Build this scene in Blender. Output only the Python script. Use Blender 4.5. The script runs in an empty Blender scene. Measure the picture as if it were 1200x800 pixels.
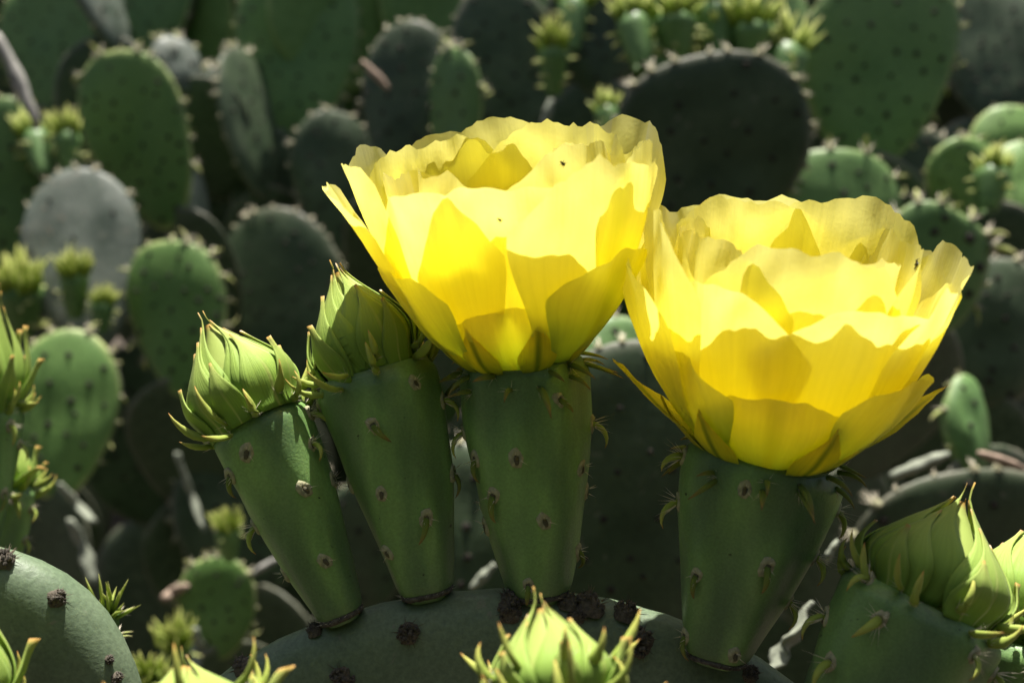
import bpy, math, random
import numpy as np
from mathutils import Vector, Matrix, noise

R = math.radians
rng = random.Random(7)
scn = bpy.context.scene
col = scn.collection

# ------------------------------------------------------------------ camera
CAM_Z, PITCH, FPX = 0.80, R(-10.0), 1287.0
FOCUS = 0.302
cd = bpy.data.cameras.new('camera')
cam = bpy.data.objects.new('camera', cd)
col.objects.link(cam)
cam.location = (0, 0, CAM_Z)
cam.rotation_euler = (R(90) + PITCH, 0, 0)
cd.sensor_width = 36.0
cd.lens = 36.0 * FPX / 1200.0
cd.clip_start, cd.clip_end = 0.01, 500.0
cd.dof.use_dof = True
cd.dof.focus_distance = FOCUS
cd.dof.aperture_fstop = cd.lens / 3.6
scn.camera = cam

# ------------------------------------------------------------------ light
SUN_EL, SUN_AZ = R(76), R(8)         # almost overhead, a little behind the flowers (azimuth from +Y to +X)
sdir = Vector((math.sin(SUN_AZ) * math.cos(SUN_EL), math.cos(SUN_AZ) * math.cos(SUN_EL), math.sin(SUN_EL)))
sd = bpy.data.lights.new('sun', 'SUN')
sd.energy, sd.angle, sd.color = 5.0, R(0.53), (1.0, 0.955, 0.88)
so = bpy.data.objects.new('sun', sd)
so.rotation_euler = sdir.to_track_quat('Z', 'Y').to_euler()
so.location = (0, 0, 5)
col.objects.link(so)
w = bpy.data.worlds.new('World')
scn.world = w
w.use_nodes = True
nt = w.node_tree
sky = nt.nodes.new('ShaderNodeTexSky')
sky.sky_type = 'NISHITA'
sky.sun_disc = False
sky.sun_elevation = SUN_EL
sky.sun_rotation = SUN_AZ
sky.dust_density = 4.0
sky.ozone_density = 0.5
bgn = nt.nodes['Background']
nt.links.new(sky.outputs[0], bgn.inputs[0])
bgn.inputs[1].default_value = 0.05
vs = scn.view_settings
vs.view_transform, vs.look, vs.gamma, vs.exposure = 'Standard', 'None', 1.0, 1.1
vs.use_curve_mapping = False
scn.render.engine = 'CYCLES'
scn.cycles.use_denoising = True
scn.cycles.max_bounces = 10
scn.cycles.transmission_bounces = 8
scn.cycles.diffuse_bounces = 6

# ------------------------------------------------------------------ helpers
FWD = Vector((0, math.cos(PITCH), math.sin(PITCH)))
UPV = Vector((0, -math.sin(PITCH), math.cos(PITCH)))
RGT = Vector((1, 0, 0))
EYE = Vector((0, 0, CAM_Z))


def P(px, py, d):
    """a pixel of the photograph (1200 x 800) at depth d along the view axis"""
    return EYE + (FWD + RGT * ((px - 600) / FPX) + UPV * ((400 - py) / FPX)) * d


def m_of(px, d):
    return px * d / FPX


def link(o, parent=None):
    col.objects.link(o)
    if parent is not None:
        o.parent = parent
    return o


def mesh(name, verts, faces, mats, attrs=None, fm=None, smooth=True):
    me = bpy.data.meshes.new(name)
    me.from_pydata([tuple(v) for v in verts], [], faces)
    for m in (mats if isinstance(mats, (list, tuple)) else [mats]):
        me.materials.append(m)
    if attrs:
        for k, vals in attrs.items():
            a = me.attributes.new(k, 'FLOAT', 'POINT')
            a.data.foreach_set('value', np.asarray(vals, dtype=np.float32))
    if fm is not None:
        me.polygons.foreach_set('material_index', fm)
    if smooth:
        me.polygons.foreach_set('use_smooth', [True] * len(me.polygons))
    me.update()
    return me


def obj(name, me, parent=None, mw=None):
    o = bpy.data.objects.new(name, me)
    link(o, parent)
    if mw is not None:
        o.matrix_local = mw
    return o


def tag(o, label, cat, group=None, kind=None):
    if label:
        o['label'] = label
    if cat:
        o['category'] = cat
    if group:
        o['group'] = group
    if kind:
        o['kind'] = kind
    return o


def empty(name, mw):
    o = bpy.data.objects.new(name, None)
    o.empty_display_size = 0.01
    col.objects.link(o)
    o.matrix_world = mw
    return o


def frame(origin, z, xhint=RGT):
    z = z.normalized()
    x = (xhint - z * xhint.dot(z)).normalized()
    y = z.cross(x)
    m = Matrix((x, y, z)).transposed().to_4x4()
    m.translation = origin
    return m


def lerp(a, b, t):
    return a + (b - a) * t


def sstep(a, b, x):
    t = min(1, max(0, (x - a) / (b - a)))
    return t * t * (3 - 2 * t)


class MB:
    """collects pieces of one mesh"""
    def __init__(s):
        s.v, s.f, s.m, s.t = [], [], [], []

    def grid(s, pts, nu, nv, t=None, wrap=False, mat=0):
        b = len(s.v)
        s.v += pts
        s.t += t if t is not None else [0.0] * len(pts)
        for j in range(nv - 1):
            for i in range(nu if wrap else nu - 1):
                i2 = (i + 1) % nu
                s.f.append((b + j * nu + i, b + j * nu + i2, b + (j + 1) * nu + i2, b + (j + 1) * nu + i))
                s.m.append(mat)

    def tube(s, path, radii, n=7, mat=0, cap=True, flat=1.0):
        pts, tt = [], []
        m = len(path)
        up = Vector((0.13, 0.31, 0.94))
        for k, p in enumerate(path):
            d = (path[min(k + 1, m - 1)] - path[max(k - 1, 0)]).normalized()
            a = d.cross(up)
            if a.length < 1e-3:
                a = d.cross(Vector((1, 0, 0)))
            a.normalize()
            b = d.cross(a)
            for i in range(n):
                q = 2 * math.pi * i / n
                pts.append(p + (a * math.cos(q) + b * math.sin(q) * flat) * radii[k])
                tt.append(k / (m - 1))
        b0 = len(s.v)
        s.grid(pts, n, m, tt, True, mat)
        if cap:
            s.f.append(tuple(b0 + i for i in reversed(range(n)))); s.m.append(mat)
            s.f.append(tuple(b0 + (m - 1) * n + i for i in range(n))); s.m.append(mat)

    def spike(s, p, d, ln, r, mat=0):
        d = d.normalized()
        a = d.cross(Vector((0.3, 0.5, 0.8))).normalized()
        b = d.cross(a)
        k = len(s.v)
        for i in range(3):
            q = i * 2.0944
            s.v.append(p + (a * math.cos(q) + b * math.sin(q)) * r)
            s.t.append(0.0)
        s.v.append(p + d * ln)
        s.t.append(1.0)
        for i in range(3):
            s.f.append((k + i, k + (i + 1) % 3, k + 3)); s.m.append(mat)

    def dome(s, c, rx, ry, h, rings=4, n=9, mat=0, rough=0.0, seed=0, pit=0.0):
        pts = []
        for j in range(rings + 1):
            a = j / rings
            for i in range(n):
                q = 2 * math.pi * i / n
                rr = math.cos(a * math.pi / 2)
                hh = math.sin(a * math.pi / 2)
                k = 1 + rough * noise.noise(Vector((math.cos(q) * 2 + seed, math.sin(q) * 2, a * 3)))
                dz = -pit * h * (1 - rr) ** 1.5 if pit else 0
                pts.append(c + Vector((rx * rr * math.cos(q) * k, ry * rr * math.sin(q) * k, h * hh * k + dz)))
        s.grid(pts, n, rings + 1, None, True, mat)

    def build(s, name, mats, smooth=True):
        return mesh(name, s.v, s.f, mats, {'along': s.t}, s.m, smooth)


# ------------------------------------------------------------------ materials
def new_mat(name):
    m = bpy.data.materials.new(name)
    m.use_nodes = True
    n = m.node_tree.nodes
    return m, n, m.node_tree.links, n['Principled BSDF'], n['Material Output']


def ramp(n, stops):
    r = n.new('ShaderNodeValToRGB')
    e = r.color_ramp.elements
    while len(e) < len(stops):
        e.new(0.5)
    for k, (p, c) in enumerate(stops):
        e[k].position = p
        e[k].color = (*c, 1)
    return r


def nz(n, l, scale, detail=4, rough=0.55, coord='Object', vec=None, dist=0.0):
    t = n.new('ShaderNodeTexNoise')
    t.inputs['Scale'].default_value = scale
    t.inputs['Detail'].default_value = detail
    t.inputs['Roughness'].default_value = rough
    t.inputs['Distortion'].default_value = dist
    if vec is None:
        tc = n.new('ShaderNodeTexCoord')
        vec = tc.outputs[coord]
    l.new(vec, t.inputs['Vector'])
    return t


def mixc(n, l, fac, a, b, mode='MIX'):
    x = n.new('ShaderNodeMix')
    x.data_type = 'RGBA'
    x.blend_type = mode
    for s, v in ((0, fac), (6, a), (7, b)):
        if hasattr(v, 'is_output'):
            l.new(v, x.inputs[s])
        else:
            x.inputs[s].default_value = v if s == 0 else (*v, 1)
    return x.outputs[2]


def bump(n, l, h, strength, dist, prev=None):
    b = n.new('ShaderNodeBump')
    b.inputs['Strength'].default_value = strength
    b.inputs['Distance'].default_value = dist
    l.new(h, b.inputs['Height'])
    if prev is not None:
        l.new(prev, b.inputs['Normal'])
    return b.outputs[0]


def skin_mat(name, c_lo, c_mid, c_hi, scale=14, rough=0.5, fine=260, bstr=0.25, scar=0.0, vary=0.25, spec=0.4, lit_margin=None, lump=0.35):
    """waxy cactus skin: blotches, fine speckle, faint wax bloom, a few corky scars"""
    m, n, l, bs, out = new_mat(name)
    t1 = nz(n, l, scale, 5, 0.6)
    r1 = ramp(n, [(0.25, c_lo), (0.52, c_mid), (0.8, c_hi)])
    l.new(t1.outputs[0], r1.inputs[0])
    t2 = nz(n, l, fine, 3, 0.6)
    r2 = ramp(n, [(0.3, (0.78,) * 3), (0.7, (1.15,) * 3)])
    l.new(t2.outputs[0], r2.inputs[0])
    c = mixc(n, l, 1.0, r1.outputs[0], r2.outputs[0], 'MULTIPLY')
    oi = n.new('ShaderNodeObjectInfo')
    rv = ramp(n, [(0.0, (1 - vary, 1 - vary * 0.8, 1 - vary)), (1.0, (1 + vary, 1 + vary * 0.8, 1 + vary))])
    l.new(oi.outputs['Random'], rv.inputs[0])
    c = mixc(n, l, 1.0, c, rv.outputs[0], 'MULTIPLY')
    if scar > 0:
        t3 = nz(n, l, scale * 2.6, 6, 0.7, dist=0.6)
        r3 = ramp(n, [(0.66 - scar * 0.1, (0, 0, 0)), (0.74 - scar * 0.1, (1, 1, 1))])
        l.new(t3.outputs[0], r3.inputs[0])
        c = mixc(n, l, r3.outputs[0], c, (0.2, 0.185, 0.14))
    if lit_margin:
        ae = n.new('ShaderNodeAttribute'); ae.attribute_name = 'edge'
        c = mixc(n, l, ae.outputs['Fac'], c, lit_margin)  # paler rim skin that also carries a painted sunlit rim line
    l.new(c, bs.inputs['Base Color'])
    rr = ramp(n, [(0.3, (rough - 0.1,) * 3), (0.75, (rough + 0.14,) * 3)])
    l.new(t1.outputs[0], rr.inputs[0])
    l.new(rr.outputs[0], bs.inputs['Roughness'])
    bs.inputs['Specular IOR Level'].default_value = spec
    b1 = bump(n, l, t2.outputs[0], bstr, 0.0006)
    b2 = bump(n, l, t1.outputs[0], lump, 0.003, b1)
    l.new(b2, bs.inputs['Normal'])
    return m


M = {}
M['pad_green'] = skin_mat('pad_green', (0.085, 0.175, 0.05), (0.125, 0.23, 0.068), (0.165, 0.28, 0.09), scar=0.05, lit_margin=(0.3, 0.37, 0.14))
M['pad_young'] = skin_mat('pad_young', (0.09, 0.19, 0.045), (0.135, 0.25, 0.06), (0.18, 0.3, 0.08), scar=0.0, lit_margin=(0.5, 0.55, 0.22))
M['pad_grey_shade'] = skin_mat('pad_grey_shade', (0.022, 0.042, 0.018), (0.052, 0.082, 0.038), (0.105, 0.14, 0.075), scale=20, scar=0.3, lit_margin=(0.2, 0.19, 0.14))  # grey skin, darkened further to put the hollow's shade into the colour
M['pad_pale'] = skin_mat('pad_pale', (0.03, 0.05, 0.03), (0.11, 0.135, 0.105), (0.2, 0.225, 0.185), scale=30, scar=0.75)
M['pad_main'] = skin_mat('pad_main', (0.1, 0.15, 0.085), (0.135, 0.185, 0.108), (0.175, 0.225, 0.135), scale=30, fine=700, scar=0.1, vary=0.03, bstr=0.25, lump=0.08)


def fruit_material(name, c0, c1, c2):
    m, n, l, bs, out = new_mat(name)
    at = n.new('ShaderNodeAttribute'); at.attribute_name = 'ridge'
    tc = n.new('ShaderNodeTexCoord')
    mp = n.new('ShaderNodeMapping'); mp.inputs['Scale'].default_value = (1, 1, 0.22)
    l.new(tc.outputs['Object'], mp.inputs[0])
    t1 = nz(n, l, 110, 5, 0.6, vec=mp.outputs[0])           # streaks along the fruit
    r1 = ramp(n, [(0.28, c0), (0.52, c1), (0.78, c2)])
    l.new(t1.outputs[0], r1.inputs[0])
    rr = ramp(n, [(0.1, (0.78, 0.78, 0.85)), (0.8, (1.3, 1.3, 1.1))])
    l.new(at.outputs['Fac'], rr.inputs[0])
    c = mixc(n, l, 1.0, r1.outputs[0], rr.outputs[0], 'MULTIPLY')
    t2 = nz(n, l, 1500, 2, 0.5)
    r2 = ramp(n, [(0.32, (0.9,) * 3), (0.68, (1.1,) * 3)])
    l.new(t2.outputs[0], r2.inputs[0])
    c = mixc(n, l, 1.0, c, r2.outputs[0], 'MULTIPLY')
    t3 = nz(n, l, 420, 2, 0.5)
    r3 = ramp(n, [(0.73, (0, 0, 0)), (0.78, (1, 1, 1))])
    l.new(t3.outputs[0], r3.inputs[0])
    c = mixc(n, l, r3.outputs[0], c, (0.03, 0.05, 0.018))
    l.new(c, bs.inputs['Base Color'])
    bs.inputs['Roughness'].default_value = 0.42
    bs.inputs['Specular IOR Level'].default_value = 0.4
    bs.inputs['Subsurface Weight'].default_value = 0.12
    bs.inputs['Subsurface Radius'].default_value = (0.002, 0.004, 0.001)
    b1 = bump(n, l, t2.outputs[0], 0.22, 0.0004)
    b2 = bump(n, l, t1.outputs[0], 0.25, 0.001, b1)
    l.new(b2, bs.inputs['Normal'])
    return m


M['fruit'] = fruit_material('fruit', (0.1, 0.185, 0.065), (0.145, 0.255, 0.09), (0.2, 0.32, 0.12))
M['fruit_dark'] = fruit_material('fruit_dark', (0.09, 0.165, 0.062), (0.13, 0.225, 0.082), (0.175, 0.28, 0.108))


def thin_mat(name, stops, midrib=None, trans=0.5, vein=0.3, rough=0.5, edge=None, wave=True, gloss=0.06):
    """thin leaf or petal: diffuse plus translucent, colour along its length, veins as relief"""
    m, n, l, bs, out = new_mat(name)
    n.remove(bs)
    al = n.new('ShaderNodeAttribute'); al.attribute_name = 'along'
    ac = n.new('ShaderNodeAttribute'); ac.attribute_name = 'across'
    t1 = nz(n, l, 60, 4, 0.6)
    # wobble the position along the petal with noise so that bands are not ruled
    ma = n.new('ShaderNodeMath'); ma.operation = 'MULTIPLY_ADD'
    l.new(t1.outputs[0], ma.inputs[0]); ma.inputs[1].default_value = 0.24
    sub = n.new('ShaderNodeMath'); sub.operation = 'ADD'; sub.inputs[1].default_value = -0.12
    l.new(al.outputs['Fac'], sub.inputs[0])
    l.new(sub.outputs[0], ma.inputs[2])
    r1 = ramp(n, stops)
    l.new(ma.outputs[0], r1.inputs[0])
    c = r1.outputs[0]
    # veins: fine stripes running along, from the across attribute
    cmb = n.new('ShaderNodeCombineXYZ')
    mx = n.new('ShaderNodeMath'); mx.operation = 'MULTIPLY'; mx.inputs[1].default_value = 14.0
    l.new(ac.outputs['Fac'], mx.inputs[0]); l.new(mx.outputs[0], cmb.inputs[0])
    my = n.new('ShaderNodeMath'); my.operation = 'MULTIPLY'; my.inputs[1].default_value = 1.6
    l.new(al.outputs['Fac'], my.inputs[0]); l.new(my.outputs[0], cmb.inputs[1])
    oi = n.new('ShaderNodeObjectInfo'); l.new(oi.outputs['Random'], cmb.inputs[2])
    tv = nz(n, l, 1.0, 3, 0.55, vec=cmb.outputs[0])
    rv = ramp(n, [(0.3, (1 - vein, 1 - vein, 1 - vein * 1.2)), (0.6, (1, 1, 1))])
    l.new(tv.outputs[0], rv.inputs[0])
    c = mixc(n, l, 1.0, c, rv.outputs[0], 'MULTIPLY')
    rn = ramp(n, [(0.0, (0.93, 0.91, 0.9)), (1.0, (1.04, 1.03, 1.05))])
    l.new(oi.outputs['Random'], rn.inputs[0])
    c = mixc(n, l, 1.0, c, rn.outputs[0], 'MULTIPLY')
    if midrib:
        mcol, width, fade = midrib
        ab = n.new('ShaderNodeMath'); ab.operation = 'ABSOLUTE'; l.new(ac.outputs['Fac'], ab.inputs[0])
        rm = ramp(n, [(0.0, (1, 1, 1)), (width, (0, 0, 0))]); rm.color_ramp.interpolation = 'EASE'
        l.new(ab.outputs[0], rm.inputs[0])
        rf = ramp(n, [(0.0, (1, 1, 1)), (fade, (0.75,) * 3), (1.0, (0.15,) * 3)])
        l.new(al.outputs['Fac'], rf.inputs[0])
        f = mixc(n, l, 1.0, rm.outputs[0], rf.outputs[0], 'MULTIPLY')
        c = mixc(n, l, f, c, mcol)
    if edge:
        re_ = ramp(n, [(0.93, (0, 0, 0)), (1.0, (1, 1, 1))])
        l.new(al.outputs['Fac'], re_.inputs[0])
        c = mixc(n, l, re_.outputs[0], c, edge)
    tf = nz(n, l, 900, 2, 0.5)
    bv = bump(n, l, tv.outputs[0], 0.35, 0.0006)
    bf = bump(n, l, tf.outputs[0], 0.15, 0.0003, bv)
    df = n.new('ShaderNodeBsdfDiffuse'); l.new(c, df.inputs[0]); l.new(bf, df.inputs['Normal'])
    tr = n.new('ShaderNodeBsdfTranslucent'); l.new(c, tr.inputs[0]); l.new(bf, tr.inputs['Normal'])
    mxs = n.new('ShaderNodeMixShader'); mxs.inputs[0].default_value = trans
    l.new(df.outputs[0], mxs.inputs[1]); l.new(tr.outputs[0], mxs.inputs[2])
    gl = n.new('ShaderNodeBsdfGlossy'); gl.inputs['Roughness'].default_value = rough
    l.new(bf, gl.inputs['Normal'])
    lw = n.new('ShaderNodeLayerWeight'); lw.inputs[0].default_value = 0.25
    mg = n.new('ShaderNodeMath'); mg.operation = 'MULTIPLY'; mg.inputs[1].default_value = gloss * 3
    l.new(lw.outputs['Fresnel'], mg.inputs[0])
    m2 = n.new('ShaderNodeMixShader')
    l.new(mg.outputs[0], m2.inputs[0]); l.new(mxs.outputs[0], m2.inputs[1]); l.new(gl.outputs[0], m2.inputs[2])
    l.new(m2.outputs[0], out.inputs['Surface'])
    return m


Y0, Y1, Y2, Y3 = (0.7, 0.74, 0.08), (0.96, 0.89, 0.1), (0.98, 0.93, 0.14), (0.98, 0.945, 0.3)
M['petal'] = thin_mat('petal', [(0.0, Y0), (0.2, Y1), (0.65, Y2), (1.0, Y3)], None, 0.68, 0.06)
M['petal_outer'] = thin_mat('petal_outer', [(0.0, (0.38, 0.5, 0.06)), (0.3, (0.76, 0.78, 0.09)), (0.55, Y2), (1.0, Y3)],
                            ((0.6, 0.62, 0.05), 0.18, 0.3), 0.66, 0.06)
M['petal_low'] = thin_mat('petal_low', [(0.0, (0.2, 0.36, 0.05)), (0.45, (0.52, 0.64, 0.09)), (0.75, (0.85, 0.86, 0.13)), (1.0, Y2)],
                          ((0.4, 0.46, 0.04), 0.2, 0.3), 0.58, 0.06)
M['flower_sepal'] = thin_mat('flower_sepal', [(0.0, (0.16, 0.27, 0.03)), (0.3, (0.5, 0.52, 0.035)), (0.65, (0.86, 0.74, 0.04)), (1.0, (0.7, 0.6, 0.06))],
                             ((0.12, 0.2, 0.02), 0.3, 0.7), 0.5, 0.1, edge=(0.3, 0.14, 0.04))
M['bud_sepal'] = thin_mat('bud_sepal', [(0.0, (0.2, 0.36, 0.06)), (0.4, (0.3, 0.46, 0.09)), (0.8, (0.41, 0.53, 0.13)), (1.0, (0.48, 0.5, 0.14))],
                          ((0.42, 0.5, 0.14), 0.12, 0.5), 0.25, 0.1, edge=(0.52, 0.3, 0.08), gloss=0.1)
M['bract'] = thin_mat('bract', [(0.0, (0.26, 0.36, 0.06)), (0.5, (0.38, 0.47, 0.1)), (0.85, (0.46, 0.46, 0.11)), (1.0, (0.45, 0.2, 0.06))], None, 0.15, 0.1, gloss=0.1)
M['bract_dull'] = thin_mat('bract_dull', [(0.0, (0.13, 0.2, 0.04)), (0.5, (0.2, 0.25, 0.06)), (0.85, (0.25, 0.2, 0.07)), (1.0, (0.2, 0.1, 0.05))], None, 0.1, 0.1)
M['rim_leaf'] = thin_mat('rim_leaf', [(0.0, (0.4, 0.5, 0.13)), (0.6, (0.6, 0.66, 0.25)), (1.0, (0.72, 0.66, 0.36))], None, 0.25, 0.1)
M['tuft'] = thin_mat('tuft', [(0.0, (0.22, 0.36, 0.04)), (0.6, (0.42, 0.51, 0.12)), (1.0, (0.6, 0.62, 0.22))], None, 0.35, 0.1)


def plain(name, c, rough=0.7, scale=400, var=0.35, spec=0.3, bstr=0.5):
    m, n, l, bs, out = new_mat(name)
    t = nz(n, l, scale, 3, 0.6)
    r = ramp(n, [(0.3, tuple(x * (1 - var) for x in c)), (0.7, tuple(min(1, x * (1 + var)) for x in c))])
    l.new(t.outputs[0], r.inputs[0])
    l.new(r.outputs[0], bs.inputs['Base Color'])
    bs.inputs['Roughness'].default_value = rough
    bs.inputs['Specular IOR Level'].default_value = spec
    l.new(bump(n, l, t.outputs[0], bstr, 0.0008), bs.inputs['Normal'])
    return m


M['wool'] = plain('wool', (0.32, 0.31, 0.19), 0.9, 900)
M['wool_dark'] = plain('wool_dark', (0.03, 0.026, 0.02), 0.9, 700)
M['felt'] = plain('felt', (0.1, 0.085, 0.065), 0.95, 900, 0.5)
M['hole'] = plain('hole', (0.1, 0.09, 0.055), 0.9, 900, 0.3)
M['cork'] = plain('cork', (0.085, 0.075, 0.06), 0.9, 900, 0.6)
M['spine'] = plain('spine', (0.62, 0.56, 0.42), 0.5, 300, 0.15)
M['glochid'] = plain('glochid', (0.1, 0.08, 0.05), 0.6, 300, 0.3)
M['stamen'] = plain('stamen', (0.75, 0.6, 0.12), 0.6, 300, 0.1)
M['stigma'] = plain('stigma', (0.4, 0.5, 0.15), 0.6, 300, 0.1)
M['dry'] = plain('dry', (0.23, 0.25, 0.19), 0.85, 120, 0.35)
M['dry_pink'] = plain('dry_pink', (0.32, 0.24, 0.18), 0.85, 120, 0.35)
M['twig'] = plain('twig', (0.3, 0.29, 0.26), 0.85, 90, 0.4)

# ------------------------------------------------------------------ ground
gm, n, l, bs, out = new_mat('soil')
t = nz(n, l, 3.0, 8, 0.65)
r = ramp(n, [(0.3, (0.045, 0.035, 0.025)), (0.55, (0.09, 0.07, 0.05)), (0.75, (0.15, 0.12, 0.085))])
l.new(t.outputs[0], r.inputs[0]); l.new(r.outputs[0], bs.inputs['Base Color'])
bs.inputs['Roughness'].default_value = 0.95
t2 = nz(n, l, 60, 6, 0.7)
l.new(bump(n, l, t2.outputs[0], 0.8, 0.02), bs.inputs['Normal'])
gv, gf = [], []
xs = [-200, -60, -20] + [x * 0.25 for x in range(-24, 25)] + [20, 60, 200]
ys = [-60, -20, -6] + [y * 0.25 for y in range(-8, 33)] + [20, 60, 200]
for y in ys:
    for x in xs:
        gv.append((x, y, 0.03 * noise.noise(Vector((x * 1.3, y * 1.3, 0))) - 0.02))
for j in range(len(ys) - 1):
    for i in range(len(xs) - 1):
        a = j * len(xs) + i
        gf.append((a, a + 1, a + 1 + len(xs), a + len(xs)))
g = obj('ground', mesh('ground', gv, gf, gm))
tag(g, 'bare dry brown soil under the cactus thicket', 'ground', kind='structure')

# ------------------------------------------------------------------ areole meshes (+Z out of the skin, +Y towards the tip)
V = Vector


def leaf_path(ln, lift, curl, n=7):
    """a little hooked leaf leaving outwards (+Z) and bending towards +Y (curl > 0) or -Y"""
    p, out_ = V((0, 0, 0)), []
    a = lift
    for k in range(n):
        out_.append(p.copy())
        p = p + V((0, math.sin(a), math.cos(a))) * (ln / (n - 1))
        a += curl / (n - 1)
    return out_


def hook(mb, ln, r, lift, curl, mat, rot=0.0, off=V((0, 0, 0)), n=8):
    path = [Matrix.Rotation(rot, 3, 'Z') @ p + off for p in leaf_path(ln, lift, curl)]
    k = len(path)
    rad = [r * (0.75 + 0.6 * (i / (k - 1)) * (1 - i / (k - 1)) - 0.72 * (i / (k - 1)) ** 1.6) for i in range(k)]
    rad[-1] = r * 0.04
    mb.tube(path, rad, n, mat, True, 0.7)


def spines(mb, rg, cnt, ln, r, spread, mat, base_r=0.0008, h=0.0006):
    for _ in range(cnt):
        q = rg.uniform(0, 6.283)
        s = spread * rg.uniform(0.3, 1.0)
        d = V((math.cos(q) * s, math.sin(q) * s, 1.0))
        mb.spike(V((math.cos(q) * base_r, math.sin(q) * base_r, h)), d, ln * rg.uniform(0.5, 1.0), r, mat)


def areole_fruit(seed, leaf):
    rg = random.Random(seed)
    mb = MB()
    mb.dome(V((0, 0, -0.0004)), 0.0013, 0.0019, 0.0013, 4, 10, 0, 0.4, seed, 0.9)
    mb.dome(V((0, -0.0003, -0.0001)), 0.0007, 0.001, 0.0006, 3, 8, 2, 0.4, seed)
    if leaf == 1:
        hook(mb, 0.0052, 0.0008, 0.9, 1.6, 1, math.pi + rg.uniform(-0.4, 0.4))
    elif leaf == 2:
        hook(mb, 0.0062, 0.001, 0.3, 1.9, 1, math.pi + rg.uniform(-0.5, 0.5))
    spines(mb, rg, 4 if leaf < 2 else 10, 0.0022 if leaf < 2 else 0.0048, 0.00009, 1.1, 3)
    return mb.build('areole', [M['wool'], M['bract_dull'] if leaf < 2 else M['bract'], M['hole'], M['spine']])


AF = [areole_fruit(1, 0), areole_fruit(2, 1), areole_fruit(3, 1), areole_fruit(4, 0)]
AH = [areole_fruit(11, 2), areole_fruit(12, 2), areole_fruit(13, 2)]


def areole_cork(seed):
    """old corky areole of the big pad: a dark lumpy cushion full of short bristles"""
    rg = random.Random(seed)
    mb = MB()
    mb.dome(V((0, 0, -0.0016)), 0.0031, 0.0034, 0.0037, 6, 16, 0, 0.35, seed)
    for _ in range(42):
        q, a = rg.uniform(0, 6.283), rg.uniform(0.15, 1.4)
        d = V((math.cos(q) * math.cos(a), math.sin(q) * math.cos(a), math.sin(a)))
        p = V((d.x * 0.0029, d.y * 0.0032, d.z * 0.003 - 0.0003))
        if rg.random() < 0.45:
            mb.spike(p, d + V((rg.uniform(-.3, .3), rg.uniform(-.3, .3), 0)), rg.uniform(0.0012, 0.003), 0.00016, 1)
        else:
            s = rg.uniform(0.0004, 0.0008)
            mb.dome(p - V((0, 0, s * 0.5)), s, s, s * 1.4, 2, 6, 2, 0.3, seed)
    return mb.build('areole', [M['felt'], M['glochid'], M['cork']])


AC = [areole_cork(k) for k in (21, 22, 23)]


def areole_far(seed):
    rg = random.Random(seed)
    mb = MB()
    mb.dome(V((0, 0, -0.0006)), 0.0026, 0.003, 0.0016, 3, 8, 0, 0.4, seed)
    spines(mb, rg, 6, 0.0035, 0.0003, 0.9, 1, 0.001, 0.001)
    return mb.build('areole', [M['wool_dark'], M['wool_dark']])


AB = [areole_far(k) for k in (31, 32)]


def areole_rim(seed, pale):
    """rim areole with a young leaf and pale bristles that catch the sun"""
    rg = random.Random(seed)
    mb = MB()
    mb.dome(V((0, 0, -0.0008)), 0.0026, 0.0026, 0.0026, 3, 8, 0, 0.4, seed)
    if pale < 2:
        hook(mb, rg.uniform(0.009, 0.015), 0.0017, rg.uniform(-0.6, 0.6), rg.uniform(-1.8, 1.8), 1, rg.uniform(0, 6.28), n=6)
    spines(mb, rg, 8, 0.007, 0.0004, 0.9, 2, 0.0012, 0.001)
    return mb.build('areole', [M['wool'], M['rim_leaf'], M['spine']])


AR = [areole_rim(k, 0) for k in (41, 42, 43)]
ARB = [areole_rim(k, 2) for k in (44, 45)]

# ------------------------------------------------------------------ pads


def pad_shape(L, W, T, seed, egg=0.2, bend=0.0, nphi=40, nr=11, wob=0.03, full=3.2):
    """returns surface function S(phi, s) with s in -1..1 through front (+: -Y side) and back"""
    ph = [noise.noise(V((seed * 3.1, k * 1.7, 0.5))) for k in range(6)]

    def S(phi, rho, side):
        k = 1 + wob * (ph[0] * math.cos(2 * phi + ph[1] * 6) + ph[2] * math.cos(3 * phi + ph[3] * 6) + 0.5 * ph[4] * math.cos(5 * phi + ph[5] * 6))
        x = W / 2 * math.sin(phi) * (1 + egg * math.cos(phi)) * k
        z = L / 2 * math.cos(phi) * k
        x *= rho
        z = L / 2 + z * rho
        th = T / 2 * math.sqrt(max(0.0, 1 - abs(rho) ** full)) * (0.8 + 0.35 * (1 - z / L))
        y = side * th
        y += bend * ((x / W * 2) ** 2) * W + 0.015 * L * ph[1] * math.sin(z / L * 3 + ph[2] * 5)
        y += T * 0.12 * noise.noise(V((x / W * 3.5 + seed, z / L * 3.5, side)))
        return V((x, y, z))
    return S


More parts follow.
